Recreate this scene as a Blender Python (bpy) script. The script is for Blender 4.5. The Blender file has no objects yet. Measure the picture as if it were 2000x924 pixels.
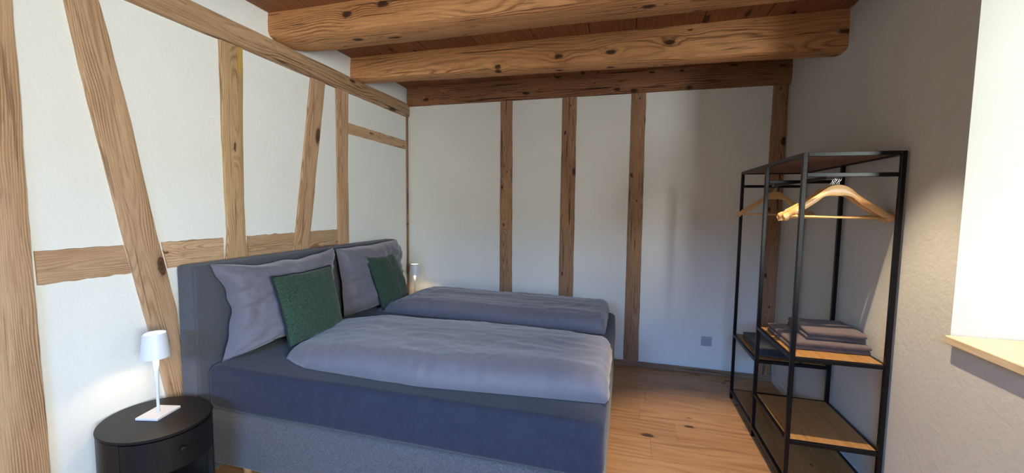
import bpy, bmesh, math, random
from mathutils import Vector, Matrix, noise
C = bpy.context.scene.collection
random.seed(7)
PI = math.pi

# ------------------------------------------------------------------ camera
F_PX = 793.6
yaw, pitch, roll = -0.270648, -0.072977, 0.012762
fwd = Vector((math.sin(yaw)*math.cos(pitch), math.cos(yaw)*math.cos(pitch), math.sin(pitch)))
rt = fwd.cross(Vector((0, 0, 1))).normalized(); up = rt.cross(fwd)
r2 = math.cos(roll)*rt + math.sin(roll)*up; u2 = -math.sin(roll)*rt + math.cos(roll)*up
cam = bpy.data.objects.new('camera', bpy.data.cameras.new('camera')); C.objects.link(cam)
cam.data.sensor_width = 36; cam.data.sensor_fit = 'HORIZONTAL'
cam.data.lens = F_PX/2000*36; cam.data.clip_start = .05
m = Matrix((r2, u2, -fwd)).transposed().to_4x4(); m.translation = (0, 0, 1.5)
cam.matrix_world = m
bpy.context.scene.camera = cam

# ------------------------------------------------------------------ world, lights, exposure
w = bpy.data.worlds.new('sky'); bpy.context.scene.world = w; w.use_nodes = True
w.node_tree.nodes['Background'].inputs[0].default_value = (.62, .78, 1, 1)
w.node_tree.nodes['Background'].inputs[1].default_value = .6
vs = bpy.context.scene.view_settings
vs.view_transform = 'Standard'; vs.look = 'None'; vs.gamma = 1; vs.use_curve_mapping = False
vs.exposure = 0.15

def area(name, loc, direction, sx, sy, power, col):
    l = bpy.data.lights.new(name, 'AREA'); l.shape = 'RECTANGLE'; l.size = sx; l.size_y = sy
    l.energy = power; l.color = col
    o = bpy.data.objects.new(name, l); C.objects.link(o); o.location = loc
    o.rotation_euler = Vector(direction).to_track_quat('-Z', 'Z').to_euler()
    return o
def spot(name, loc, target, power, col, size, blend, rad):
    l = bpy.data.lights.new(name, 'SPOT'); l.energy = power; l.color = col; l.shadow_soft_size = rad
    l.spot_size = size; l.spot_blend = blend
    o = bpy.data.objects.new(name, l); C.objects.link(o); o.location = loc
    o.rotation_euler = (Vector(target)-Vector(loc)).to_track_quat('-Z', 'Y').to_euler(); return o
spot('ceiling_spotlight', (.74, 2.03, 2.70), (.72, 2.15, 0), 205, (1, .79, .53), math.radians(57), .5, .018)
area('daylight_right_window', (2.45, 1.35, 1.85), (-1, .35, -.04), 1.8, 1.9, 17, (.97, 1, .96))
area('added_rear_right_daylight', (2.40, -1.80, 1.80), (-1, .9, .02), 2.4, 1.5, 580, (.95, 1, .97))  # added source behind the camera, brightens left wall while sparing the visible jamb
area('daylight_front_window', (-.10, -4.5, 2.92), (.0, 1, -.2), 3.4, .7, 700, (.20, .47, 1))

# ------------------------------------------------------------------ materials
def mat(name):
    m = bpy.data.materials.new(name); m.use_nodes = True
    return m, m.node_tree, m.node_tree.nodes['Principled BSDF']
def mth(nt, op, a, b=None, c=None, clamp=False):
    n = nt.nodes.new('ShaderNodeMath'); n.operation = op; n.use_clamp = clamp
    for i, v in enumerate((a, b, c)):
        if v is None: continue
        if isinstance(v, (int, float)): n.inputs[i].default_value = v
        else: nt.links.new(v, n.inputs[i])
    return n.outputs[0]
def vscale(nt, v, s):
    n = nt.nodes.new('ShaderNodeVectorMath'); n.operation = 'MULTIPLY'
    nt.links.new(v, n.inputs[0]); n.inputs[1].default_value = s; return n.outputs[0]
def nz(nt, v, scale, detail=2, rough=.5):
    n = nt.nodes.new('ShaderNodeTexNoise'); nt.links.new(v, n.inputs['Vector'])
    n.inputs['Scale'].default_value = scale; n.inputs['Detail'].default_value = detail
    n.inputs['Roughness'].default_value = rough; return n.outputs['Fac']
def mr(nt, v, a, b, c=0., d=1.):
    n = nt.nodes.new('ShaderNodeMapRange'); nt.links.new(v, n.inputs[0])
    for i, x in zip((1, 2, 3, 4), (a, b, c, d)): n.inputs[i].default_value = x
    return n.outputs[0]
def mix(nt, f, a, b):
    n = nt.nodes.new('ShaderNodeMix'); n.data_type = 'RGBA'
    if isinstance(f, (int, float)): n.inputs[0].default_value = f
    else: nt.links.new(f, n.inputs[0])
    for s, v in ((6, a), (7, b)):
        if isinstance(v, tuple): n.inputs[s].default_value = (*v, 1)
        else: nt.links.new(v, n.inputs[s])
    return n.outputs[2]
def bump(nt, b, h, dist, strength=1):
    n = nt.nodes.new('ShaderNodeBump'); nt.links.new(h, n.inputs['Height'])
    n.inputs['Distance'].default_value = dist; n.inputs['Strength'].default_value = strength
    nt.links.new(n.outputs[0], b.inputs['Normal'])

def wood(name, light, mid, dark, rings=95, contrast=.55, knots=1.0, kscale=(1.5, 5), rough=.65, relief=.0015, crack=.5, stain=None, wander=.05, vary=.25, knotcol=(.03, .016, .010)):
    """grain runs along the object's own X axis"""
    M, nt, b = mat(name)
    tc = nt.nodes.new('ShaderNodeTexCoord'); oi = nt.nodes.new('ShaderNodeObjectInfo')
    sep = nt.nodes.new('ShaderNodeSeparateXYZ'); nt.links.new(tc.outputs['Object'], sep.inputs[0])
    rnd = mth(nt, 'MULTIPLY', oi.outputs['Random'], 41.0)
    x = mth(nt, 'ADD', sep.outputs[0], rnd)
    cmb = nt.nodes.new('ShaderNodeCombineXYZ')
    nt.links.new(x, cmb.inputs[0]); nt.links.new(sep.outputs[1], cmb.inputs[1]); nt.links.new(sep.outputs[2], cmb.inputs[2])
    P = cmb.outputs[0]
    wan = nz(nt, vscale(nt, P, (.9, 4.5, 4.5)), 1.0, 2)
    wan2 = nz(nt, vscale(nt, P, (5, 22, 22)), 1.0, 2)
    # knots: cells stretched along the grain
    vo = nt.nodes.new('ShaderNodeTexVoronoi'); vo.inputs['Scale'].default_value = 1; vo.inputs['Randomness'].default_value = .9
    kc = nt.nodes.new('ShaderNodeCombineXYZ'); nt.links.new(mth(nt, 'MULTIPLY', x, kscale[0]), kc.inputs[0])
    nt.links.new(mth(nt, 'MULTIPLY', mth(nt, 'ADD', sep.outputs[1], sep.outputs[2]), kscale[1]), kc.inputs[1])
    vo.voronoi_dimensions = '2D'
    wv = nt.nodes.new('ShaderNodeVectorMath'); wv.operation = 'MULTIPLY_ADD'; wn = nt.nodes.new('ShaderNodeTexNoise'); wn.inputs['Scale'].default_value = 30; wn.inputs['Detail'].default_value = 4
    nt.links.new(P, wn.inputs['Vector']); nt.links.new(wn.outputs['Color'], wv.inputs[0]); wv.inputs[1].default_value = (.09, .09, 0); nt.links.new(kc.outputs[0], wv.inputs[2])
    nt.links.new(wv.outputs[0], vo.inputs['Vector'])
    d = vo.outputs['Distance']
    cs = nt.nodes.new('ShaderNodeSeparateColor'); nt.links.new(vo.outputs['Color'], cs.inputs[0])
    on = mth(nt, 'GREATER_THAN', cs.outputs[0], 1-.75*min(knots, 1.2))
    ksz = mth(nt, 'MULTIPLY_ADD', cs.outputs[1], .07, .025)
    infl = mth(nt, 'MULTIPLY', mr(nt, d, .0, .34, 1, 0), on)
    infl = mth(nt, 'MULTIPLY', infl, infl)
    core = mth(nt, 'MULTIPLY', mth(nt, 'LESS_THAN', d, ksz), on)
    cores = mth(nt, 'MULTIPLY', mth(nt, 'SUBTRACT', 1.0, mth(nt, 'DIVIDE', d, mth(nt, 'MULTIPLY', ksz, 1.7)), clamp=True), on)
    # rings
    y0 = mth(nt, 'MULTIPLY_ADD', oi.outputs['Random'], .08, -.04)
    yy = mth(nt, 'SUBTRACT', sep.outputs[1], y0)
    zz = mth(nt, 'ADD', sep.outputs[2], .035)
    r = mth(nt, 'SQRT', mth(nt, 'ADD', mth(nt, 'MULTIPLY', yy, yy), mth(nt, 'MULTIPLY', zz, zz)))
    r = mth(nt, 'MULTIPLY_ADD', wan, wander*2, r)
    r = mth(nt, 'MULTIPLY_ADD', wan2, .006, r)
    r = mth(nt, 'MULTIPLY_ADD', infl, .035*min(knots, 1), r)
    ph = mth(nt, 'MULTIPLY', r, rings*2*PI)
    s = mth(nt, 'MULTIPLY_ADD', mth(nt, 'SINE', ph), .5, .5)
    s = mth(nt, 'POWER', s, 2.2)
    zone = mr(nt, nz(nt, vscale(nt, P, (1.3, 9, 9)), 1, 2), .38, .62)
    s = mth(nt, 'MULTIPLY', s, mth(nt, 'MULTIPLY_ADD', zone, .88, .12))
    fib = nz(nt, vscale(nt, P, (7, 210, 210)), 1, 3, .6)
    big = nz(nt, vscale(nt, P, (1.1, 6, 6)), 1, 3)
    col = mix(nt, mr(nt, big, .3, .7), light, mid)
    col = mix(nt, mth(nt, 'MULTIPLY', s, contrast), col, dark)
    col = mix(nt, mr(nt, fib, .42, .8, 0, .55), col, dark)
    if stain:
        col = mix(nt, mr(nt, nz(nt, vscale(nt, P, (2.0, 7, 7)), 1.3, 3), .58, .72, 0, .6), col, stain)
    if crack:
        ck = nz(nt, vscale(nt, P, (1.7, 55, 55)), 1, 2)
        ckm = mr(nt, ck, .635, .69, 0, crack)
        wm = mr(nt, nz(nt, vscale(nt, P, (4.5, 34, 34)), 1, 4, .7), .60, .66)
        col = mix(nt, ckm, col, tuple(v*.25 for v in dark))
        col = mix(nt, mth(nt, 'MULTIPLY', wm, crack*.55), col, tuple(v*.55 for v in dark))
    col = mix(nt, mth(nt, 'MULTIPLY', cores, .9), col, tuple(v*.7 for v in dark))
    kd = mth(nt, 'DIVIDE', d, ksz)
    kr = mth(nt, 'MULTIPLY_ADD', mth(nt, 'SINE', mth(nt, 'MULTIPLY', kd, 13.)), .5, .5)
    kcol = mix(nt, mth(nt, 'MULTIPLY', kr, .55), knotcol, tuple(v*.75 for v in dark))
    col = mix(nt, mth(nt, 'MULTIPLY', mr(nt, kd, 1.12, .85), .88), col, kcol) if False else mix(nt, mth(nt, 'MULTIPLY', mth(nt, 'MULTIPLY', mr(nt, kd, 1.15, .80), on), .88), col, kcol)
    hsv = nt.nodes.new('ShaderNodeHueSaturation'); nt.links.new(col, hsv.inputs['Color'])
    nt.links.new(mth(nt, 'MULTIPLY_ADD', oi.outputs['Random'], vary, 1-vary/2), hsv.inputs['Value'])
    nt.links.new(hsv.outputs[0], b.inputs['Base Color'])
    b.inputs['Roughness'].default_value = rough; b.inputs['Specular IOR Level'].default_value = .3
    h = mth(nt, 'MULTIPLY_ADD', s, -.6, fib)
    if crack: h = mth(nt, 'MULTIPLY_ADD', ckm, -2., h)
    bump(nt, b, h, relief)
    return M

W_LEFT = wood('weathered_spruce_left', (.62, .43, .265), (.50, .32, .185), (.25, .125, .055), rings=150, contrast=.90, knots=.8, kscale=(1.5, 4.5), relief=.0009, crack=.45)
W_TOPL = wood('weathered_spruce_top_plate', (.50, .33, .19), (.36, .22, .12), (.13, .06, .028), rings=90, contrast=.75, knots=.4, relief=.0025, crack=1.0)
W_YEL = wood('weathered_spruce_yellowed', (.60, .42, .23), (.47, .30, .15), (.25, .13, .05), rings=140, contrast=.8, knots=.6, relief=.0009, stain=(.62, .40, .05), crack=.5)
W_BACK = wood('weathered_spruce_back', (.50, .30, .165), (.36, .20, .105), (.12, .05, .022), rings=110, contrast=.65, knots=1.0, kscale=(2.6, 5.5), relief=.0012, crack=.8)
W_BEAM = wood('ceiling_beam_spruce', (.80, .42, .18), (.62, .29, .11), (.16, .055, .020), rings=70, contrast=.75, knots=.9, kscale=(2.2, 4.6), relief=.002, crack=.7, wander=.08)
W_PLATE = wood('back_plate_spruce', (.46, .215, .10), (.32, .14, .062), (.075, .025, .012), rings=60, contrast=.75, knots=1.1, kscale=(2.6, 6.5), relief=.003, crack=.9)
W_CEIL = wood('ceiling_board_wood', (.36, .145, .058), (.27, .105, .042), (.10, .036, .016), rings=30, contrast=.4, knots=.5, relief=.001, crack=.3)
W_FLOOR = wood('oak_floorboard', (.56, .315, .150), (.46, .240, .105), (.24, .110, .045), rings=24, contrast=.60, knots=.5, kscale=(1.8, 4.0), rough=.42, relief=.0004, crack=.18, wander=.09, vary=.16)
W_BASE = wood('baseboard_wood', (.40, .25, .15), (.30, .17, .10), (.14, .07, .04), rings=60, contrast=.5, knots=.4, crack=.5)
W_SILL = wood('sill_spruce', (.88, .72, .50), (.82, .64, .41), (.60, .38, .18), rings=110, contrast=.6, knots=.0, relief=.0003, crack=0, rough=.5)
W_SHELF = wood('rack_shelf_oak', (.46, .245, .085), (.36, .185, .062), (.19, .085, .03), rings=26, contrast=.4, knots=.5, kscale=(2.6, 7), rough=.45, relief=.0003, crack=.2)
W_RTOP = wood('rack_top_board', (.28, .13, .075), (.22, .10, .058), (.12, .05, .03), rings=26, contrast=.35, knots=0, rough=.5, relief=.0003, crack=.1)
W_HANG = wood('lacquered_hanger_wood', (.82, .52, .24), (.76, .45, .19), (.60, .32, .12), rings=60, contrast=.3, knots=0, rough=.28, relief=.0001, crack=0, vary=.12)
W_LEG = wood('bed_leg_beech', (.66, .42, .20), (.58, .35, .16), (.42, .22, .09), rings=60, contrast=.3, knots=0, rough=.4, relief=.0001, crack=0)

def plain(name, col, rough=.5, metal=0, spec=.5):
    M, nt, b = mat(name); b.inputs['Base Color'].default_value = (*col, 1)
    b.inputs['Roughness'].default_value = rough; b.inputs['Metallic'].default_value = metal
    b.inputs['Specular IOR Level'].default_value = spec
    return M
def plaster(name, col, col2):
    M, nt, b = mat(name); tc = nt.nodes.new('ShaderNodeTexCoord'); P = tc.outputs['Object']
    a = nz(nt, P, 2.3, 4, .6); f = nz(nt, P, 42, 5, .62); g = nz(nt, P, 150, 3, .6)
    nt.links.new(mix(nt, mr(nt, a, .35, .7), col, col2), b.inputs['Base Color'])
    b.inputs['Roughness'].default_value = .92; b.inputs['Specular IOR Level'].default_value = .15
    h = mth(nt, 'MULTIPLY_ADD', g, .22, f)
    bump(nt, b, h, .0028, .8)
    return M
PL_L = plaster('lime_plaster_left', (.84, .86, .82), (.81, .83, .79))
PL_B = plaster('lime_plaster_back', (.87, .87, .81), (.83, .83, .78))
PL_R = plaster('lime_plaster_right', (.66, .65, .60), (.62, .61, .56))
def fabric(name, c1, c2, scale=500, rel=.0006, rough=.9, sheen=.3, mott=60, tint=None):
    M, nt, b = mat(name); tc = nt.nodes.new('ShaderNodeTexCoord'); P = tc.outputs['Object']
    a = nz(nt, P, mott, 4, .75); f = nz(nt, P, scale, 2)
    col = mix(nt, mr(nt, a, .36, .64), c1, c2)
    nt.links.new(col, b.inputs['Base Color']); b.inputs['Roughness'].default_value = rough
    b.inputs['Sheen Weight'].default_value = sheen; b.inputs['Specular IOR Level'].default_value = .2
    if tint: b.inputs['Sheen Tint'].default_value = (*tint, 1)
    bump(nt, b, mth(nt, 'MULTIPLY_ADD', a, .6, f), rel)
    return M
F_DUV = fabric('grey_satin_bedlinen', (.138, .135, .165), (.152, .147, .178), 900, .0002, .62, .35, 6)
F_SHEET = fabric('navy_fitted_sheet', (.020, .024, .045), (.026, .030, .054), 900, .0002, .85, .15, 14)
F_BASE = fabric('dark_grey_boucle', (.050, .050, .062), (.12, .12, .14), 420, .0016, .95, .25, 190)
F_HEAD = fabric('grey_headboard_weave', (.060, .066, .082), (.105, .112, .130), 520, .001, .95, .2, 260)
F_GREEN = fabric('green_boucle', (.014, .034, .023), (.048, .092, .062), 420, .0012, .95, .15, 120)
F_PIPE = plain('black_piping', (.006, .012, .014), .8)
F_TOW = fabric('mauve_grey_terry', (.100, .070, .070), (.185, .130, .118), 500, .003, 1, .3, 320)
F_TOW2 = fabric('navy_terry', (.030, .030, .044), (.055, .052, .072), 500, .003, 1, .3, 320)
BLK = plain('black_lacquer', (.008, .007, .007), .42, 0, .3)
BLKM = plain('black_steel', (.003, .003, .0045), .34, 0, .30)
CHROME = plain('chrome_wire', (.8, .8, .82), .18, 1)
WHT = plain('white_lamp_metal', (.70, .72, .76), .4)
SOCK = plain('grey_socket_plastic', (.42, .46, .50), .4)
SOCKD = plain('dark_socket_hole', (.02, .02, .025), .6)
FRAME = plain('white_window_frame', (.8, .8, .78), .4)
LED, nt, b = mat('warm_led_disc'); b.inputs['Emission Color'].default_value = (1, .80, .50, 1); b.inputs['Emission Strength'].default_value = 14
LEDT, nt, b = mat('shade_top_glow'); b.inputs['Base Color'].default_value = (.9, .9, .9, 1); b.inputs['Emission Color'].default_value = (1, .93, .84, 1); b.inputs['Emission Strength'].default_value = 1.6
GLASS, nt, b = mat('window_glass')
tr = nt.nodes.new('ShaderNodeBsdfTransparent'); gl = nt.nodes.new('ShaderNodeBsdfGlossy'); gl.inputs['Roughness'].default_value = .02
mx = nt.nodes.new('ShaderNodeMixShader'); mx.inputs[0].default_value = .06
nt.links.new(tr.outputs[0], mx.inputs[1]); nt.links.new(gl.outputs[0], mx.inputs[2])
nt.links.new(mx.outputs[0], nt.nodes['Material Output'].inputs['Surface'])

# ------------------------------------------------------------------ helpers
def tag(o, label=None, cat=None, group=None, kind=None):
    for k, v in (('label', label), ('category', cat), ('group', group), ('kind', kind)):
        if v: o[k] = v
    return o
def obj(name, bm, m, parent=None, loc=None, rot=None, smooth=False, mw=None):
    me = bpy.data.meshes.new(name); bmesh.ops.recalc_face_normals(bm, faces=bm.faces[:])
    bm.to_mesh(me); bm.free(); me.materials.append(m)
    if smooth: me.shade_smooth() if smooth is True else me.shade_smooth()
    o = bpy.data.objects.new(name, me); C.objects.link(o)
    if parent: o.parent = parent
    if mw is not None: o.matrix_local = mw
    if loc is not None: o.location = loc
    if rot is not None: o.rotation_euler = rot
    return o
def autosmooth(o, ang=.6):
    me = o.data; me.shade_smooth()
    bm = bmesh.new(); bm.from_mesh(me)
    for e in bm.edges:
        if len(e.link_faces) == 2 and e.calc_face_angle(0) > ang: e.smooth = False
    bm.to_mesh(me); bm.free(); return o
def empty(name, loc, rz=0):
    o = bpy.data.objects.new(name, None); C.objects.link(o); o.location = loc; o.rotation_euler = (0, 0, rz)
    o.empty_display_size = .1; return o
def box(bm, x0, x1, y0, y1, z0, z1, bev=0, seg=1):
    r = bmesh.ops.create_cube(bm, size=1)
    for v in r['verts']:
        v.co = Vector((x0 if v.co.x < 0 else x1, y0 if v.co.y < 0 else y1, z0 if v.co.z < 0 else z1))
    if bev:
        es = list({e for v in r['verts'] for e in v.link_edges})
        bmesh.ops.bevel(bm, geom=es, offset=bev, segments=seg, profile=.5, affect='EDGES')
    return bm
def nb(*a, **k): return box(bmesh.new(), *a, **k)
def tube(bm, pts, rads, n=10, cap=True):
    pts = [Vector(p) for p in pts]
    if isinstance(rads, (int, float)): rads = [rads]*len(pts)
    rings = []; prev = None
    for i, p in enumerate(pts):
        t = (pts[min(i+1, len(pts)-1)] - pts[max(i-1, 0)]).normalized()
        a = prev if prev is not None else (Vector((0, 0, 1)) if abs(t.z) < .9 else Vector((1, 0, 0)))
        u = (a - t*a.dot(t)).normalized(); v = t.cross(u); prev = u
        rings.append([bm.verts.new(p + rads[i]*(math.cos(2*PI*k/n)*u + math.sin(2*PI*k/n)*v)) for k in range(n)])
    for a, b_ in zip(rings, rings[1:]):
        for k in range(n): bm.faces.new((a[k], a[(k+1) % n], b_[(k+1) % n], b_[k]))
    if cap: bm.faces.new(rings[0][::-1]); bm.faces.new(rings[-1])
    return bm
def lathe(bm, prof, n=32, cx=0, cy=0):
    rings = [[bm.verts.new((cx+r*math.cos(2*PI*k/n), cy+r*math.sin(2*PI*k/n), z)) for k in range(n)] for r, z in prof]
    for a, b_ in zip(rings, rings[1:]):
        for k in range(n): bm.faces.new((a[k], a[(k+1) % n], b_[(k+1) % n], b_[k]))
    bm.faces.new(rings[0][::-1]); bm.faces.new(rings[-1])
    return bm
def N(x, y=0, z=0): return noise.noise(Vector((x, y, z)))
def lerp_pts(pts, t):
    """pts sorted along; t in 0..1 along the total length"""
    L = [0]
    for a, b_ in zip(pts, pts[1:]): L.append(L[-1]+(Vector(b_)-Vector(a)).length)
    s = t*L[-1]
    for i in range(len(pts)-1):
        if s <= L[i+1] or i == len(pts)-2:
            f = (s-L[i])/(L[i+1]-L[i]); return Vector(pts[i]).lerp(Vector(pts[i+1]), f)

def timber(name, parent, wall, A, B, proud, m, wob=.003, n=36, depth=.03, rnd=.008):
    """timber let into a wall: A and B are its two long edges in wall coordinates (along, height)"""
    if wall == 'left': to3 = lambda p, d: Vector((XL+d, p[0], p[1])); nrm = Vector((1, 0, 0))
    else: to3 = lambda p, d: Vector((p[0], YB-d, p[1])); nrm = Vector((0, -1, 0))
    s = (to3(A[0], 0)+to3(B[0], 0))/2; e = (to3(A[-1], 0)+to3(B[-1], 0))/2
    X = (e-s).normalized(); Z = nrm; Y = Z.cross(X)
    mw = Matrix((X, Y, Z)).transposed().to_4x4(); mw.translation = (s+e)/2
    inv = mw.inverted(); bm = bmesh.new(); sd = random.random()*100; rings = []
    for i in range(n+1):
        t = i/n; a = inv @ to3(lerp_pts(A, t), 0); b_ = inv @ to3(lerp_pts(B, t), 0)
        if a.y > b_.y: a, b_ = b_, a
        wa = wob*(N(sd, t*9)+.5*N(sd, t*31)); wb = wob*(N(sd+9, t*9)+.5*N(sd+9, t*31))
        ya, yb = a.y+wa, b_.y+wb; xa, xb = a.x, b_.x
        q = proud+.003*N(sd+3, t*6)
        prof = [(0, -depth), (0, q-rnd), (.25*rnd, q-.3*rnd), (rnd, q)]
        pts = [(xa, ya+o, z) for o, z in prof]
        for k in (1, 2, 3): f = k/4; pts.append((xa+(xb-xa)*f, ya+(yb-ya)*f, q+.0015*N(sd+k, t*14)))
        pts += [(xb, yb-o, z) for o, z in reversed(prof)]
        rings.append([bm.verts.new(p) for p in pts])
    k = len(rings[0])
    for a, b_ in zip(rings, rings[1:]):
        for j in range(k): bm.faces.new((a[j], a[(j+1) % k], b_[(j+1) % k], b_[j]))
    bm.faces.new(rings[0][::-1]); bm.faces.new(rings[-1])
    o = obj(name, bm, m, parent, mw=mw); return autosmooth(o, .7)

def beam(name, parent, prof, x0, x1, m, wob=.008, n=60, sd=0, lift=(0, 0, 0)):
    """ceiling beam along world x; prof is its (y,z) section"""
    cy = sum(p[0] for p in prof)/len(prof); cz = sum(p[1] for p in prof)/len(prof)
    bm = bmesh.new(); rings = []
    zt = max(p[1] for p in prof)
    for i in range(n+1):
        x = x0+(x1-x0)*i/n; ring = []
        for j, (y, z) in enumerate(prof):
            f = 0 if z >= zt-.001 else 1
            g = (lift[0]+(lift[1]-lift[0])*i/n+lift[2]*math.exp(-(x-x0)/.12))*min(1, (zt-z)/(zt-2.55))
            ring.append(bm.verts.new((x-x0, y-cy+wob*.8*N(x*1.3+sd, j*.35)+.003*N(x*7, j+sd), z-cz+g+f*(wob*N(x*1.1+sd+20, j*.3)+.003*N(x*8, j+sd+7)))))
        rings.append(ring)
    k = len(prof)
    for a, b_ in zip(rings, rings[1:]):
        for j in range(k): bm.faces.new((a[j], a[(j+1) % k], b_[(j+1) % k], b_[j]))
    bm.faces.new(rings[0][::-1]); bm.faces.new(rings[-1])
    o = obj(name, bm, m, parent, loc=(x0, cy, cz)); return autosmooth(o, .6)

# ------------------------------------------------------------------ room
XL, XR, YB, YF, ZC = -2.283, 1.29, 3.97, -2.0, 2.74
def slab_with_hole(plane, at, thick, a0, a1, b0, b1, holes, bev=.012):
    """wall slab in (a,b) coordinates, room face at `at`, going outward by thick; holes list of (a0,a1,b0,b1)"""
    bm = bmesh.new()
    As = sorted({a0, a1, *[h[i] for h in holes for i in (0, 1)]}); Bs = sorted({b0, b1, *[h[i] for h in holes for i in (2, 3)]})
    def P(a, b_, d):
        q = at+d
        return {'x': (q, a, b_), 'y': (a, q, b_), 'z': (a, b_, q)}[plane]
    def inhole(i, j):
        ca, cb = (As[i]+As[i+1])/2, (Bs[j]+Bs[j+1])/2
        return any(h[0] < ca < h[1] and h[2] < cb < h[3] for h in holes)
    V = {(i, j, k): bm.verts.new(P(a, b_, (0, thick)[k])) for i, a in enumerate(As) for j, b_ in enumerate(Bs) for k in (0, 1)}
    nA, nB = len(As)-1, len(Bs)-1
    for i in range(nA):
        for j in range(nB):
            if inhole(i, j): continue
            for k in (0, 1): bm.faces.new((V[i, j, k], V[i+1, j, k], V[i+1, j+1, k], V[i, j+1, k]))
            for di, dj, e in ((-1, 0, ((i, j), (i, j+1))), (1, 0, ((i+1, j), (i+1, j+1))), (0, -1, ((i, j), (i+1, j))), (0, 1, ((i, j+1), (i+1, j+1)))):
                ii, jj = i+di, j+dj
                if not (0 <= ii < nA and 0 <= jj < nB) or inhole(ii, jj):
                    (p, q), (r, s) = e; bm.faces.new((V[p, q, 0], V[r, s, 0], V[r, s, 1], V[p, q, 1]))
    bm.verts.ensure_lookup_table()
    if bev:
        es = []
        for e in bm.edges:
            if len(e.link_faces) == 2 and e.calc_face_angle(0) > 1:
                m_ = (e.verts[0].co+e.verts[1].co)/2
                ax = 'xyz'.index(plane)
                oth = [k for k in range(3) if k != ax]
                if abs(e.verts[0].co[ax]-at) < 1e-5 and abs(e.verts[1].co[ax]-at) < 1e-5:
                    if any(h[0]-1e-4 <= m_[oth[0]] <= h[1]+1e-4 and h[2]-1e-4 <= m_[oth[1]] <= h[3]+1e-4 for h in holes): es.append(e)
        if es: bmesh.ops.bevel(bm, geom=es, offset=bev, segments=3, profile=.5, affect='EDGES')
    return bm

WIN = (.62, 2.04, .985, 2.40)
WIN_ADDED = (-1.55, -.05, .985, 2.40)  # added opening, out of view, lets the extra left-wall light in
wall_left = tag(obj('wall_left', slab_with_hole('x', XL, -.2, YF, YB, 0, 2.9, []), PL_L), kind='structure')
wall_back = tag(obj('wall_back', slab_with_hole('y', YB, .2, XL-.2, XR+.5, 0, 2.9, []), PL_B), kind='structure')
wall_right = tag(obj('wall_right', slab_with_hole('x', XR, .5, YF, YB, 0, 2.9, [WIN, WIN_ADDED], .014), PL_R), kind='structure')
FW = (-1.3, .6, .9, 2.3)
wall_front = tag(obj('wall_front', slab_with_hole('y', YF, -.2, XL-.2, XR+.5, 0, 2.9, [FW], .01), PL_B), kind='structure')
floor = tag(obj('floor', nb(XL-.2, XR+.5, YF-.2, YB+.2, -.2, -.016), W_FLOOR), kind='structure')
ceiling = tag(obj('ceiling', slab_with_hole('z', ZC+.022, .14, XL-.2, XR+.5, YF-.2, YB+.2, [], 0), W_CEIL), kind='structure')

# floorboards, running along x
bw = .236; y = YF; row = 0
while y < YB-.001:
    y1 = min(y+bw, YB); x = XL; 
    cut = random.uniform(.5, 1.9)
    if abs(y-(YF+bw*round((2.66-YF)/bw))) < .05: cut = .375-XL-1.9
    while x < XR-.001:
        x1 = min(x+cut, XR)
        if XR-x1 < .3: x1 = XR
        L = x1-x; wd = y1-y
        bm = nb(-L/2+.0003, L/2-.0003, -wd/2+.0003, wd/2-.0003, -.016, 0, .0008)
        o = obj('floorboard', bm, W_FLOOR, floor, loc=((x+x1)/2, (y+y1)/2, random.uniform(-.0004, .0004)))
        x = x1; cut = 1.9 if row != 99 else cut
    y = y1; row += 1
# ceiling boards, running along y (grain axis = local x)
xs = [XL, -1.98, -1.56, -1.133, -.685, -.282, .031, .455, .832, XR]
for a, b_ in zip(xs, xs[1:]):
    wd = b_-a
    spans = [(YF, YB)]
    for (p, q) in spans:
        L = q-p
        o = obj('ceiling_board', nb(-L/2, L/2, -wd/2+.002, wd/2-.002, 0, .022, .003), W_CEIL, ceiling, loc=((a+b_)/2, (p+q)/2, ZC), rot=(0, 0, PI/2))
# ceiling beams
B1 = [(2.215, 2.745), (2.209, 2.66), (2.211, 2.575), (2.219, 2.543), (2.25, 2.527), (2.34, 2.524), (2.40, 2.530), (2.475, 2.545), (2.505, 2.60), (2.51, 2.66), (2.51, 2.745)]
B2 = [(3.045, 2.745), (3.036, 2.66), (3.032, 2.545), (3.038, 2.515), (3.065, 2.503), (3.13, 2.500), (3.20, 2.515), (3.255, 2.545), (3.285, 2.60), (3.29, 2.66), (3.29, 2.745)]
beam('ceiling_beam', ceiling, B1, XL+.0, XR, W_BEAM, sd=3, lift=(.03, .028, .022))['label'] = 'nearest heavy rounded ceiling beam, bright orange brown'
beam('ceiling_beam', ceiling, B2, XL+.0, XR, W_BEAM, sd=11, lift=(.05, -.004, .012))['label'] = 'second heavy ceiling beam with large dark knots'
for k, yy in enumerate((1.33, .48, -.4, -1.3)):
    pr = [(a-2.215+yy-.0, b_) for a, b_ in B1]
    beam('ceiling_beam', ceiling, [(a if yy != 1.33 else a-.36, b_) for a, b_ in pr], XL, XR, W_BEAM, sd=20+k, n=24)
bp = [(3.93, 2.74), (3.925, 2.66), (3.93, 2.57), (3.94, 2.553), (3.97, 2.55), (3.97, 2.74)]
o = beam('wall_plate', wall_back, bp, XL+.03, XR, W_PLATE, wob=.004, sd=31); o['label'] = 'dark knotty horizontal wall plate'

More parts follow.
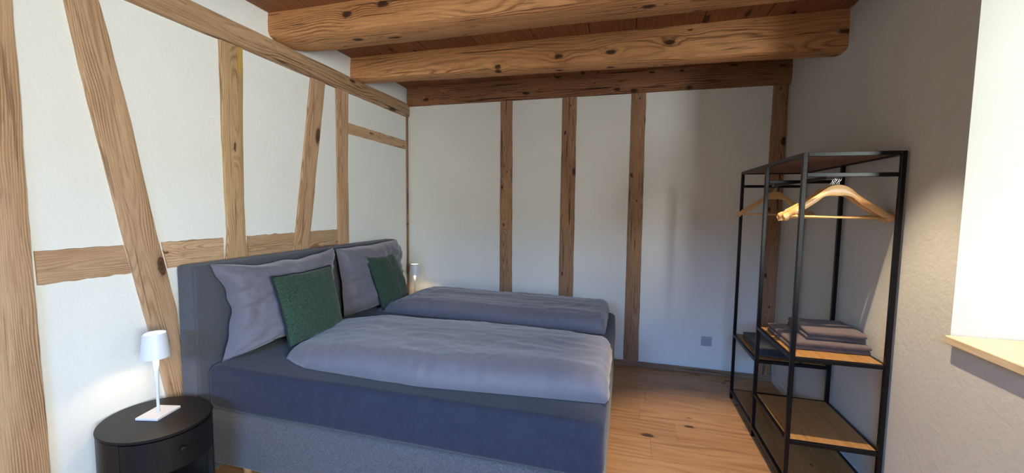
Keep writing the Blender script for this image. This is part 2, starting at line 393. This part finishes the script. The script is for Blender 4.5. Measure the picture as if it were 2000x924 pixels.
# left wall timbers
def T(name, A, B, proud=.012, m=W_LEFT, **k): return timber(name, wall_left, 'left', A, B, proud, m, **k)
T('post', [(.72, 0), (.72, 1.2), (.71, 2.44)], [(1.052, 0), (1.046, .4), (1.035, 1.3), (1.036, 2.44)], .02, n=60)
T('brace', [(1.545, .06), (1.501, .485), (1.431, .875), (1.350, 1.32), (1.23, 2.045), (1.175, 2.437)],
  [(1.60, .06), (1.585, .455), (1.569, .935), (1.491, 1.327), (1.393, 1.943), (1.295, 2.437)], .017, n=60)
T('post', [(1.85, .05), (1.85, 1.157), (1.867, 1.302), (1.860, 1.9), (1.861, 2.437)], [(2.00, .05), (2.001, 1.15), (1.985, 1.3), (1.988, 1.75), (2.012, 2.437)], .015, W_YEL, n=60)
T('brace', [(2.16, .05), (2.358, 1.167), (2.391, 1.304), (2.571, 2.437)], [(2.31, .05), (2.504, 1.163), (2.529, 1.296), (2.719, 2.437)], .015, n=60)
T('post', [(2.84, .05), (2.833, 1.24), (2.839, 1.9), (2.841, 2.437)], [(2.97, .05), (2.967, 1.16), (2.973, 1.93), (2.992, 2.437)], .016, n=60)
T('post', [(3.938, .0), (3.938, 2.437)], [(3.968, .0), (3.968, 2.437)], .014, W_BACK)
zt, zb = 1.297, 1.158
for ya, yb, yc, yd in ((1.047, 1.349, 1.050, 1.372), (1.512, 1.842, 1.536, 1.843), (2.002, 2.388, 2.004, 2.358), (2.534, 2.829, 2.508, 2.829)):
    T('rail', [(yc, zb), (yd, zb)], [(ya, zt), (yb, zt)], .009, wob=.005, n=16)
T('rail', [(2.988, 2.098), (3.936, 2.096)], [(2.994, 2.192), (3.936, 2.187)], .010, wob=.005, n=20)
T('wall_plate', [(YF+.02, 2.437), (3.965, 2.437)], [(YF+.02, 2.577), (3.965, 2.577)], .030, rnd=.022, wob=.006, n=120, m=W_TOPL)
# back wall studs
def TB(A, B, **k): return timber('stud', wall_back, 'back', A, B, .012, W_BACK, n=60, **k)
TB([(-1.236, .05), (-1.226, .65), (-1.236, 2.555)], [(-1.094, .05), (-1.094, .65), (-1.114, 2.555)])
TB([(-.614, .05), (-.613, .65), (-.614, 2.555)], [(-.471, .05), (-.471, .65), (-.477, 2.555)])
TB([(.025, .05), (.023, 2.555)], [(.163, .05), (.157, 1.3), (.149, 2.555)])
TB([(1.154, .05), (1.156, .74), (1.171, 2.555)], [(1.285, .05), (1.285, 2.555)])
# baseboards
bm = nb(-(XR-XL)/2+.02, (XR-XL)/2, -.007, .007, 0, .05, .003)
tag(obj('baseboard_back', bm, W_BASE, loc=((XR+XL)/2, YB-.020, 0)), kind='structure')
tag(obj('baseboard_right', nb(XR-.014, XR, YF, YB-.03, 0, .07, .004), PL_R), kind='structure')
tag(obj('baseboard_left', nb(XL, XL+.012, YF, .70, 0, .05, .003), W_BASE), kind='structure')

# windows
def window(name, plane, at, a0, a1, b0, b1, t=.06, d=.06):
    e = bpy.data.objects.new(name, None); C.objects.link(e); e['kind'] = 'structure'
    def bx(bm, a, b_, c, dd, p, q):
        if plane == 'x': box(bm, p, q, a, b_, c, dd, .004)
        elif plane == 'y': box(bm, a, b_, p, q, c, dd, .004)
        else: box(bm, a, b_, c, dd, p, q, .004)
    bm = bmesh.new(); ac = (a0+a1)/2
    bx(bm, a0, a0+t, b0, b1, at, at+d); bx(bm, a1-t, a1, b0, b1, at, at+d)
    bx(bm, a0+t, a1-t, b0, b0+t, at, at+d); bx(bm, a0+t, a1-t, b1-t, b1, at, at+d)
    if plane != 'z': bx(bm, ac-t/2, ac+t/2, b0+t, b1-t, at, at+d)
    obj('window_frame', bm, FRAME, e)
    for p, q in (((a0+t, ac-t/2), (ac+t/2, a1-t)) if plane != 'z' else ((a0+t, a1-t),)):
        bm = bmesh.new(); bx(bm, p, q, b0+t, b1-t, at+d*.45, at+d*.55)
        obj('pane', bm, GLASS, e)
    return e
w1 = window('window_1', 'x', XR+.385, WIN[0], WIN[1], WIN[2], WIN[3])
o = obj('window_sill', nb(-.70, .70, -.205, .205, 0, .032, .003), W_SILL, w1, loc=(XR+.178, 1.328, .972), rot=(0, 0, PI/2))
o['label'] = 'pale spruce window sill board with visible edge grain'
window('added_window', 'x', XR+.385, *WIN_ADDED)  # unseen window, added only to light the left wall
window('window_2', 'y', YF-.12, *FW)

# wall socket
s = tag(empty('wall_socket', (.748, YB, .301)), 'small grey square power socket low on the back wall', 'socket')
obj('cover_plate', nb(-.044, .044, -.010, 0, -.043, .043, .003, 2), SOCK, s)
bm = bmesh.new(); box(bm, -.026, .026, -.0125, -.0095, -.026, .026, .0015); box(bm, -.026, -.023, -.014, -.012, -.026, .026)
obj('insert', bm, SOCK, s)
bm = bmesh.new(); tube(bm, [(.004, -.0155, 0), (.004, -.012, 0)], .017, 24); obj('socket_face', bm, SOCK, s)
bm = bmesh.new()
for px, pz in ((-.001, .0095), (-.001, -.0095), (.009, 0)): tube(bm, [(px, -.0165, pz), (px, -.014, pz)], .0028, 10)
obj('socket_hole', bm, SOCKD, s)

# ------------------------------------------------------------------ bed
BX0, BX1, BY0, BY1 = -2.14, -.052, 1.60, 3.47
bed = tag(empty('bed', ((BX0+BX1)/2, (BY0+BY1)/2, 0)), 'dark grey upholstered box spring bed against the timbered left wall', 'bed')
def rel(o): o.location = Vector(o.location)-bed.location; return o
def softbox(x0, x1, y0, y1, z0, z1, rc, rt, n=8, wob=0, sd=0, cols=40):
    """upholstered block: rounded vertical corners rc, rounded top and bottom edges rt"""
    bm = bmesh.new(); path = []
    def side(p, q, k):
        for i in range(k): path.append(Vector(p).lerp(Vector(q), i/k))
    cs = [(x1-rc, y0+rc, -PI/2), (x1-rc, y1-rc, 0), (x0+rc, y1-rc, PI/2), (x0+rc, y0+rc, PI)]
    for i, (cx, cy, a0) in enumerate(cs):
        for k in range(n): a = a0+PI/2*k/(n-1); path.append(Vector((cx+rc*math.cos(a), cy+rc*math.sin(a))))
        nx = cs[(i+1) % 4]; a = nx[2]
        e = Vector((nx[0]+rc*math.cos(a), nx[1]+rc*math.sin(a))); st = path[-1].copy()
        for k in range(1, cols): path.append(st.lerp(e, k/cols))
    cx, cy = (x0+x1)/2, (y0+y1)/2
    prof = []
    for k in range(n): a = PI/2*k/(n-1); prof.append((rt*(1-math.sin(a)), z0+rt*(1-math.cos(a)) ))
    for k in range(1, 6): prof.append((0, z0+rt+(z1-z0-2*rt)*k/6))
    for k in range(n): a = PI/2*k/(n-1); prof.append((rt*(1-math.cos(a)), z1-rt+rt*math.sin(a)))
    prof += [(rt+.15, z1), (rt+.4, z1)] if min(x1-x0, y1-y0) > 1.2 else [(rt+.01, z1)]
    rings = []
    for ins, z in prof:
        ring = []
        for j, p in enumerate(path):
            kx = (x1-x0-2*ins)/(x1-x0); ky = (y1-y0-2*ins)/(y1-y0)
            q = Vector((cx+(p.x-cx)*kx, cy+(p.y-cy)*ky, z))
            d = wob*N(q.x*2.2+sd, q.y*2.2, q.z*5)
            q += Vector((d if abs(p.y-cy) < abs(y1-y0)/2-.01 else 0, d, d*.5 if z > z0+.02 else 0))
            ring.append(bm.verts.new(q))
        rings.append(ring)
    k = len(path)
    for a, b_ in zip(rings, rings[1:]):
        for j in range(k): bm.faces.new((a[j], a[(j+1) % k], b_[(j+1) % k], b_[j]))
    bm.faces.new(rings[0][::-1]); bm.faces.new(rings[-1])
    return bm
bl = bed.location
o = obj('box_base', softbox(BX0-bl.x, BX1-bl.x, BY0-bl.y, BY1-bl.y, .095, .392, .035, .02, wob=.004, sd=5), F_BASE, bed, smooth=True)
o = obj('headboard', softbox(-2.262-bl.x, -2.142-bl.x, 1.563-bl.y, 3.505-bl.y, .02, 1.172, .018, .018, cols=20, wob=.002), F_HEAD, bed, smooth=True)
for yy in (1.563, 3.505):
    bm = tube(bmesh.new(), [(-2.145-.006-bl.x, yy-bl.y+(.004 if yy < 2 else -.004), .03), (-2.145-.006-bl.x, yy-bl.y+(.004 if yy < 2 else -.004), 1.165)], .0045, 8)
    obj('edge_seam', bm, F_HEAD, o, smooth=True)
for x_, y_ in ((-1.985, 1.70), (-.16, 1.70), (-1.985, 3.37), (-.16, 3.37), (-1.07, 2.53)):
    obj('leg', tube(bmesh.new(), [(x_-bl.x, y_-bl.y, .0), (x_-bl.x, y_-bl.y, .10)], [.022, .030], 20), W_LEG, bed, smooth=True)['label'] = 'round pale wooden leg'
mt = tag(obj('mattress', softbox(BX0-bl.x+.002, BX1-bl.x, BY0-bl.y, BY1-bl.y, 0, .238, .045, .035, wob=.006, sd=2), F_SHEET, loc=(bl.x, bl.y, .393), smooth=True),
         'thick mattress under a dark navy fitted sheet on the grey bed base', 'mattress')

# ------------------------------------------------------------------ pillows and cushions
def cushion(name, TL, TR, BR, BL, front, back, m, pipe=None, wr=.01, sd=0, n=44, pinch=.10, sag=0, pw=.42):
    TL, TR, BR, BL = map(Vector, (TL, TR, BR, BL))
    org = (BL+BR)/2; nrm = ((TR-TL)+(BR-BL)).cross((TL-BL)+(TR-BR)).normalized()
    if nrm.x < 0: nrm = -nrm
    bm = bmesh.new(); F, Bk = {}, {}
    for i in range(n+1):
        for j in range(n+1):
            u, v = i/n, j/n; a, c = 2*u-1, 2*v-1
            # edges bow inwards between the corners
            pu = u - .5*pinch*a*(1-c*c)*abs(a)**1.5*(1+.5*N(sd, v*5)); pv = v - .5*pinch*c*(1-a*a)*abs(c)**1.5*(1+.5*N(sd+5, u*5))
            p = BL.lerp(BR, pu).lerp(TL.lerp(TR, pu), pv)
            e = max(0, (1-a**4)*(1-c**4)); t = e**pw
            cf = 1-.35*(a*a*c*c)
            cc = .75+.25*(1-abs(a))*1+(-.12*c)
            rad = math.atan2(c, a)
            edge = 1-min(1, (1-max(abs(a), abs(c)))*2.2)
            w_ = wr*e**.3*(1.1*N(u*3+sd, v*3, 2)+.8*abs(N(rad*2.2+sd, 3*max(abs(a), abs(c))*.5, 7))*2*edge+.35*N(u*9+sd, v*9, 5))
            w_ += (wr*e**.25*(.50*max(0, 1-abs(N(u*2.2+sd+v*1.5, v*5.5-u*1.0, 4))*7)*(.4+.6*abs(a))+.35*max(0, 1-abs(N(u*5+sd-v*3, v*4+u*3, 14))*8)*(.3+edge)+.22*max(0, 1-abs(N(u*9+sd+v*6, v*8-u*5, 24))*7))) if wr > .015 else 0
            hf = front*t*cf*cc+w_; hb = back*t
            F[i, j] = bm.verts.new(p+nrm*hf-org)
            Bk[i, j] = F[i, j] if i in (0, n) or j in (0, n) else bm.verts.new(p-nrm*hb-org)
    for i in range(n):
        for j in range(n):
            bm.faces.new((F[i, j], F[i+1, j], F[i+1, j+1], F[i, j+1]))
            q = [Bk[i, j], Bk[i, j+1], Bk[i+1, j+1], Bk[i+1, j]]
            if len(set(q)) == 4 and not all(x in F.values() for x in ()):
                try: bm.faces.new(q)
                except ValueError: pass
    border = [F[i, 0].co.copy() for i in range(n)]+[F[n, j].co.copy() for j in range(n)]+[F[n-i, n].co.copy() for i in range(n)]+[F[0, n-j].co.copy() for j in range(n)]
    o = obj(name, bm, m, loc=org, smooth=True)
    if pipe:
        border.append(border[0].copy()); border.append(border[1].copy())
        obj('piping', tube(bmesh.new(), border, .0055, 8, cap=False), pipe, o, smooth=True)
    return o
tag(cushion('pillow', (-2.115, 1.63, 1.178), (-2.02, 2.465, 1.190), (-1.96, 2.45, .648), (-2.055, 1.63, .650), .15, .02, F_DUV, wr=.034, sd=3, pinch=.17),
    'large grey square pillow nearest the camera, leaning on the headboard', 'pillow', 'grey pillows against the headboard')
tag(cushion('pillow', (-2.02, 2.488, 1.178), (-2.10, 3.435, 1.178), (-2.04, 3.35, .645), (-2.03, 2.58, .648), .15, .02, F_DUV, wr=.028, sd=33, pinch=.05),
    'large grey square pillow farther from the camera, beside the corner', 'pillow', 'grey pillows against the headboard')
tag(cushion('throw_cushion', (-1.90, 1.812, 1.090), (-1.90, 2.285, 1.092), (-1.80, 2.27, .690), (-1.80, 1.825, .690), .07, .035, F_GREEN, F_PIPE, wr=.008, sd=8, pinch=.05),
    'green square cushion with black piping in front of the nearer grey pillow', 'cushion', 'green cushions on the bed')
tag(cushion('throw_cushion', (-1.935, 2.715, 1.096), (-1.96, 3.145, 1.085), (-1.91, 3.315, .680), (-1.86, 2.83, .655), .07, .035, F_GREEN, F_PIPE, wr=.012, sd=18, pinch=.06),
    'green square cushion with black piping in front of the farther grey pillow', 'cushion', 'green cushions on the bed')

# ------------------------------------------------------------------ duvets
def duvet(name, near, far, H, sd, zb=.634, nu=150, nv=64, blunt=False):
    """near and far: lists of (x,y) along the two long edges from head end to foot end"""
    org = Vector(((near[0][0]+near[-1][0])/2, (near[0][1]+far[0][1])/2, zb)); bm = bmesh.new()
    T_, B_ = {}, {}
    for i in range(nu+1):
        u = i/nu; a = lerp_pts([Vector(p) for p in near], u); b_ = lerp_pts([Vector(p) for p in far], u)
        for j in range(nv+1):
            v = j/nv; c = 2*v-1
            p = a.lerp(b_, v)
            cross = max(0, 1-abs(c)**5)**.55
            eu = min(1, u/.13); ev = min(1, (1-u)/.035)
            end = (1-(1-min(1, u/(.05 if blunt else .10)))**2)**.5*(.55+.45*min(1, u/.22) if blunt else .35+.65*min(1, u/.16))*(.12+.88*(1-(1-ev)**2)**.5)
            # corners at the foot flatten out
            h = H(u, v)*cross*end
            ridge = lambda t: 1-abs(t)*2.2
            lw = .008*N(u*2.6+sd, v*1.8, 1)+.006*ridge(N(u*3.2+v*1.5+sd, v*4.5-u*1.2, 4))+.003*ridge(N(u*6+v*3+sd, v*9-u*2, 9))+.0015*N(u*30+sd, v*24, 2)+.007*max(0, 1-abs(N(u*4+v*2.5+sd, v*5.0-u*3, 14))*9)*(N(u*3, v*3, sd)+.35)+.0045*max(0, 1-abs(N(u*9-v*4+sd, v*7+u*4, 24))*8)*(N(u*4, v*4, sd+5)+.3)
            edge = (abs(c)**3)
            lw += edge*.012*ridge(N(u*22+sd, c*1.2, 12))*(1 if c < 0 else .6)
            h2 = max(0, h+lw*min(1, h/.04))
            q = Vector((p.x, p.y, 0))
            q.x += .008*N(v*6+sd, u*3, 3)*(1 if u > .5 else .6); q.y += .012*N(u*9+sd, 3, v)*edge
            # the sides roll over: the widest line sits above the mattress
            T_[i, j] = bm.verts.new(Vector((q.x, q.y, h2+.006))+Vector((0, 0, zb))-org)
            if i in (0, nu) or j in (0, nv): B_[i, j] = T_[i, j]
            else: B_[i, j] = bm.verts.new(Vector((p.x, p.y, .0))+Vector((0, 0, zb))-org)
    for i in range(nu):
        for j in range(nv):
            bm.faces.new((T_[i, j], T_[i+1, j], T_[i+1, j+1], T_[i, j+1]))
            try: bm.faces.new((B_[i, j], B_[i, j+1], B_[i+1, j+1], B_[i+1, j]))
            except ValueError: pass
    return obj(name, bm, F_DUV, loc=org, smooth=True)
def H1(u, v): return .115+.012*math.sin(3*u)+.008*math.cos(9*v)
tag(duvet('duvet', [(-1.80, 1.80), (-1.6, 1.715), (-1.144, 1.695), (-.842, 1.70), (-.427, 1.745), (-.047, 1.785)],
          [(-1.93, 2.42), (-1.6, 2.50), (-1.0, 2.52), (-.5, 2.52), (-.047, 2.46)], H1, 1.0, blunt=True),
    'grey duvet folded lengthwise on the near half of the bed', 'duvet', 'grey duvets on the bed')
def H2(u, v): return .125+.008*math.cos(8*v+1)
tag(duvet('duvet', [(-1.93, 2.86), (-1.64, 2.835), (-1.2, 2.83), (-.78, 2.80), (-.103, 2.79)],
          [(-1.90, 3.43), (-1.5, 3.46), (-1.0, 3.46), (-.5, 3.46), (-.10, 3.43)], H2, 44.0),
    'grey duvet folded lengthwise on the far half of the bed', 'duvet', 'grey duvets on the bed')

# ------------------------------------------------------------------ nightstands and lamps
NZ = .515; EA, EB = .232, .202
def ell(a, s=1, d=0): return ((EA*s+d)*math.cos(a), (EB*s+d)*math.sin(a))
def oval(bm, z0, z1, d=0, n=64, bev=.003):
    prof = [(d-bev, z0), (d, z0+bev), (d, z1-bev), (d-bev, z1)]
    rings = [[bm.verts.new((*ell(2*PI*k/n, 1, dd), z)) for k in range(n)] for dd, z in prof]
    for a, b_ in zip(rings, rings[1:]):
        for k in range(n): bm.faces.new((a[k], a[(k+1) % n], b_[(k+1) % n], b_[k]))
    bm.faces.new(rings[0][::-1]); bm.faces.new(rings[-1]); return bm
def shell(bm, a0, a1, z0, z1, d0, d1, n=24):
    vs_ = []
    for i in range(n+1):
        a = a0+(a1-a0)*i/n
        vs_.append([bm.verts.new((*ell(a, 1, d), z)) for d, z in ((d0, z0), (d1, z0), (d1, z1), (d0, z1))])
    for a, b_ in zip(vs_, vs_[1:]):
        for k in range(4): bm.faces.new((a[k], a[(k+1) % 4], b_[(k+1) % 4], b_[k]))
    bm.faces.new(vs_[0][::-1]); bm.faces.new(vs_[-1]); return bm
def nightstand(loc, rz, label):
    t = tag(empty('nightstand', loc, rz), label, 'nightstand', 'black oval nightstands beside the bed')
    R = math.radians
    autosmooth(obj('top', oval(bmesh.new(), NZ-.012, NZ), BLK, t))
    # front opening centred on the local +x side
    a0, a1 = R(-58), R(50)
    autosmooth(obj('side_panel', shell(bmesh.new(), R(-150), a0, 0, NZ-.013, -.020, -.002), BLK, t))
    autosmooth(obj('side_panel', shell(bmesh.new(), a1, R(150), 0, NZ-.013, -.020, -.002), BLK, t))
    autosmooth(obj('base_plate', oval(bmesh.new(), .02, .04, -.022), BLK, t))
    autosmooth(obj('middle_plate', oval(bmesh.new(), .345, .357, -.022), BLK, t))
    d = autosmooth(obj('drawer', shell(bmesh.new(), a0+.012, a1-.012, .352, NZ-.016, -.022, -.0015), BLK, t))
    kx, ky = ell(R(0)+.02)
    obj('knob', tube(bmesh.new(), [(kx-.003, ky, .44), (kx+.008, ky, .44), (kx+.012, ky, .44), (kx+.02, ky, .44), (kx+.021, ky, .44)], [.006, .006, .012, .012, .009], 20), BLK, d, smooth=True)
    return t
nightstand((-2.045, 1.302, 0), math.radians(-14), 'black oval nightstand with a drawer on the camera side of the bed')
nightstand((-2.045, 3.738, 0), math.radians(0), 'black oval nightstand in the back corner beyond the bed')
def lamp(loc, rz, label):
    t = tag(empty('table_lamp', loc, rz), label, 'lamp', 'small white cordless table lamps')
    obj('base', nb(-.052, .052, -.063, .063, 0, .011, .002, 2), WHT, t)
    obj('stem', tube(bmesh.new(), [(0, 0, .010), (0, 0, .04), (0, 0, .12), (0, 0, .22), (0, 0, .29)], [.0065, .006, .0062, .010, .0135], 20), WHT, t, smooth=True)
    prof = [(.0535, .272), (.056, .272), (.0445, .384), (.0425, .386), (.040, .384), (.040, .378), (.0415, .376), (.052, .2735)]
    bm = bmesh.new(); n = 40
    rings = [[bm.verts.new((r*math.cos(2*PI*k/n), r*math.sin(2*PI*k/n), z)) for k in range(n)] for r, z in prof]
    for i in range(len(rings)):
        a, b_ = rings[i], rings[(i+1) % len(rings)]
        for k in range(n): bm.faces.new((a[k], a[(k+1) % n], b_[(k+1) % n], b_[k]))
    sh = autosmooth(obj('lamp_shade', bm, WHT, t), .5)
    obj('top_disc', lathe(bmesh.new(), [(.040, .376), (.040, .380)], 40), LEDT, sh)
    obj('led_panel', lathe(bmesh.new(), [(.036, .316), (.036, .320)], 40), LED, sh)
    l = bpy.data.lights.new('lamp_glow', 'SPOT'); l.energy = 2.6; l.color = (1, .70, .40); l.shadow_soft_size = .03
    l.spot_size = math.radians(135); l.spot_blend = .25
    lo = bpy.data.objects.new('lamp_glow', l); C.objects.link(lo); lo.parent = t; lo.location = (0, 0, .300)
    return t
lamp((-2.068, 1.325, NZ), math.radians(14), 'white lit table lamp on the nightstand nearest the camera')
lamp((-2.07, 3.73, NZ), math.radians(-10), 'white lit table lamp in the back corner beyond the bed')

# ------------------------------------------------------------------ clothes rack
RX0, RX1, RY0, RY1, RY2, RZ = .850, 1.277, 2.37, 2.94, 3.51, 1.790
q = .021
rack = tag(empty('clothes_rack', ((RX0+RX1)/2, (RY0+RY2)/2, 0)), 'tall black steel open clothes rack with oak shelves by the right wall', 'clothes rack')
def rb(name, x0, x1, y0, y1, z0, z1, m=BLKM, bev=.002, grain=None):
    cx, cy, cz = (x0+x1)/2, (y0+y1)/2, (z0+z1)/2
    if grain:
        bm = nb(-(y1-y0)/2, (y1-y0)/2, -(x1-x0)/2, (x1-x0)/2, -(z1-z0)/2, (z1-z0)/2, bev); rot = (0, 0, PI/2)
    else: bm = nb(x0-cx, x1-cx, y0-cy, y1-cy, z0-cz, z1-cz, bev); rot = None
    return obj(name, bm, m, rack, loc=(cx-rack.location.x, cy-rack.location.y, cz), rot=rot)
yj = [(RY0, RY0+q), (RY1-q/2, RY1+q/2), (RY2-q, RY2)]
xj = [(RX0, RX0+q), (RX1-q, RX1)]
for xa, xb in xj:
    for ya, yb in yj: rb('post', xa, xb, ya, yb, 0, RZ-.0005)
def frame(z, ja, jb, lab, top=False):
    """tube frame with its upper face at z between joints ja and jb"""
    y0, y1 = yj[ja][1], yj[jb][0]
    for xa, xb in xj:
        rb('side_tube', xa+.0005, xb-.0005, y0, y1, z-q, z)
    for k in (ja, jb):
        rb('cross_tube', xj[0][1], xj[1][0], yj[k][0]+.0005, yj[k][1]-.0005, z-q, z)
    if top: s_ = rb('top_board', xj[0][1], xj[1][0], y0, y1, z-.014, z-.003, W_RTOP, .001, True)
    else: s_ = rb('shelf_board', xj[0][1]-.0, xj[1][0], y0, y1, z-.010, z+.001, W_SHELF, .001, True)
    return s_
frame(RZ, 0, 2, '', True)
frame(.742, 0, 1, 'near upper shelf')
frame(.295, 0, 1, 'near lower shelf')
frame(.522, 1, 2, 'far shelf')
frame(.072, 0, 2, 'bottom shelf')
for k in range(3):
    rb('hanging_crossbar', xj[0][1], xj[1][0], yj[k][0]+.001, yj[k][1]-.001, 1.668, 1.688)
RODX, RODZ = 1.040, 1.678
rb('hanging_rod', RODX-.009, RODX+.009, RY0+q, RY2-q, RODZ-.009, RODZ+.009)

# hangers
def hanger(y_, yaw_, tilt, label, group):
    # origin at the hook's contact point on top of the rod
    t = tag(empty('coat_hanger', (RODX, y_, RODZ+.0105)), label, 'hanger', group)
    t.rotation_euler = (0, tilt, yaw_)
    bm = bmesh.new(); n = 28; hw = .247; top = -.056; rows = []
    for i in range(-n, n+1):
        u = i/n; a = abs(u)
        # upper edge: round crown, then sloping shoulder with a rounded tip
        zu = top-.030*min(1, (a/.28))**2*(1 if a < .28 else 1) - (0 if a < .28 else (a-.28)*.160+.012*(1-math.exp(-(a-.28)*9)))
        wd = .036
        if a < .28: wd = .056-.020*(a/.28)
        if .86 < a < .90: zu -= .006
        tip = max(0, (a-.93)/.07); wd *= math.sqrt(max(.05, 1-tip*tip)) if tip else 1
        zl = zu-wd
        bow = -.010*(a*a)
        rows.append([bm.verts.new((u*hw, bow+s*th, z)) for s, th, z in ((-1, .0035, zu), (-1, .0065, zu-.3*wd), (-1, .0065, zl+.25*wd), (-1, .003, zl), (1, .003, zl), (1, .0065, zl+.25*wd), (1, .0065, zu-.3*wd), (1, .0035, zu))])
    for a, b_ in zip(rows, rows[1:]):
        for k in range(8): bm.faces.new((a[k], a[(k+1) % 8], b_[(k+1) % 8], b_[k]))
    bm.faces.new(rows[0][::-1]); bm.faces.new(rows[-1])
    autosmooth(obj('shoulder', bm, W_HANG, t), .6)
    zb_ = top-.030-.60*.160-.012-.026
    obj('trouser_bar', tube(bmesh.new(), [(-hw*.90, -.008, zb_), (0, -.005, zb_-.001), (hw*.90, -.008, zb_)], .0052, 12), W_HANG, t, smooth=True)
    pts = [(0, 0, top-.01), (0, 0, top+.012), (.008, 0, top+.024)]
    for k in range(9):
        a = math.radians(-20+k*28); pts.append((.0145*math.cos(a)*.95-.001, 0, -.0135+.0145*math.sin(a)))
    obj('hook', tube(bmesh.new(), pts, .0017, 8), CHROME, t, smooth=True)
    return t
g = 'pale wooden hangers on the near half of the rod'
names = ['frontmost pale wooden hanger on the near end of the rod', 'pale wooden hanger directly behind the frontmost one', 'pale wooden hanger third from the front of the rod',
         'pale wooden hanger fourth from the front of the rod', 'rearmost pale wooden hanger of the near bunch']
for k, (yy, a, tl) in enumerate(((2.445, .045, .008), (2.468, .03, -.022), (2.490, .0, .028), (2.513, -.02, -.008), (2.537, -.045, -.034))):
    hanger(yy, a, tl, names[k], g)
g2 = 'pale wooden hangers at the far end of the rod'
hanger(3.35, .04, .01, 'nearer of the two pale wooden hangers at the far end of the rod', g2)
hanger(3.375, .01, -.01, 'farther of the two pale wooden hangers at the far end of the rod', g2)

# towels
def towel(name, x0, x1, y0, y1, z0, h, layers, m, label, group, rz=0, sd=0):
    """folded towel: fold runs along the front edge (low y)"""
    cx, cy = (x0+x1)/2, (y0+y1)/2; W_, D_ = x1-x0, y1-y0
    bm = bmesh.new(); lh = h/layers
    for l in range(layers):
        n, mseg = 26, 10; zc = lh*(l+.5); prof = []
        yo = -.008*l*(1 if l % 2 else -1)
        for k in range(mseg+1): a = -PI/2-PI*k/mseg; prof.append((-D_/2+lh*.5+yo+lh*.5*math.cos(a), zc-lh*.5*math.sin(-a)*-1))
        prof = [(-D_/2+lh*.55+yo-lh*.55*math.cos(b_), zc+lh*.48*math.sin(b_)) for b_ in [(-PI/2+PI*k/mseg) for k in range(mseg+1)]]
        prof += [(-D_/4, zc+lh*.5), (0, zc+lh*.5), (D_/4, zc+lh*.5)]
        prof += [(D_/2-lh*.5*(1-math.cos(b_)) , zc+lh*.48*math.sin(b_)) for b_ in [(PI/2-PI*k/mseg) for k in range(mseg+1)]]
        prof += [(D_/4, zc-lh*.48), (0, zc-lh*.48), (-D_/4, zc-lh*.48)]
        rings = []
        for i in range(n+1):
            u = 2*i/n-1; e = max(0, 1-abs(u)**14)**.5
            x = u*W_/2*(1-.006*l)
            ring = []
            for (py, pz) in prof:
                s_ = .86+.14*e if abs(u) > .9 else 1
                f = .003*N(x*14+sd+l, py*12, pz*30)
                ring.append(bm.verts.new((x+f, py*1+.005*N(x*9+sd, l*3)+f, max(.0005, zc+(pz-zc)*s_+f*.6+.35*f))))
            rings.append(ring)
        k = len(prof)
        for a, b_ in zip(rings, rings[1:]):
            for j in range(k): bm.faces.new((a[j], a[(j+1) % k], b_[(j+1) % k], b_[j]))
        bm.faces.new(rings[0][::-1]); bm.faces.new(rings[-1])
    return tag(obj(name, bm, m, loc=(cx, cy, z0), rot=(0, 0, rz), smooth=True), label, 'towel', group)
gt = 'folded towels on the rack shelves'
towel('towel', .890, 1.262, 2.505, 2.87, .743, .050, 2, F_TOW, 'large mauve grey folded towel lying directly on the near rack shelf', gt, sd=1)
towel('towel', .985, 1.255, 2.535, 2.83, .795, .052, 2, F_TOW, 'smaller mauve grey folded towel on top of the large one', gt, rz=-.03, sd=5)
towel('towel', .90, 1.24, 3.00, 3.42, .523, .050, 2, F_TOW2, 'dark navy folded towel on the far, lower rack shelf', gt, sd=9)
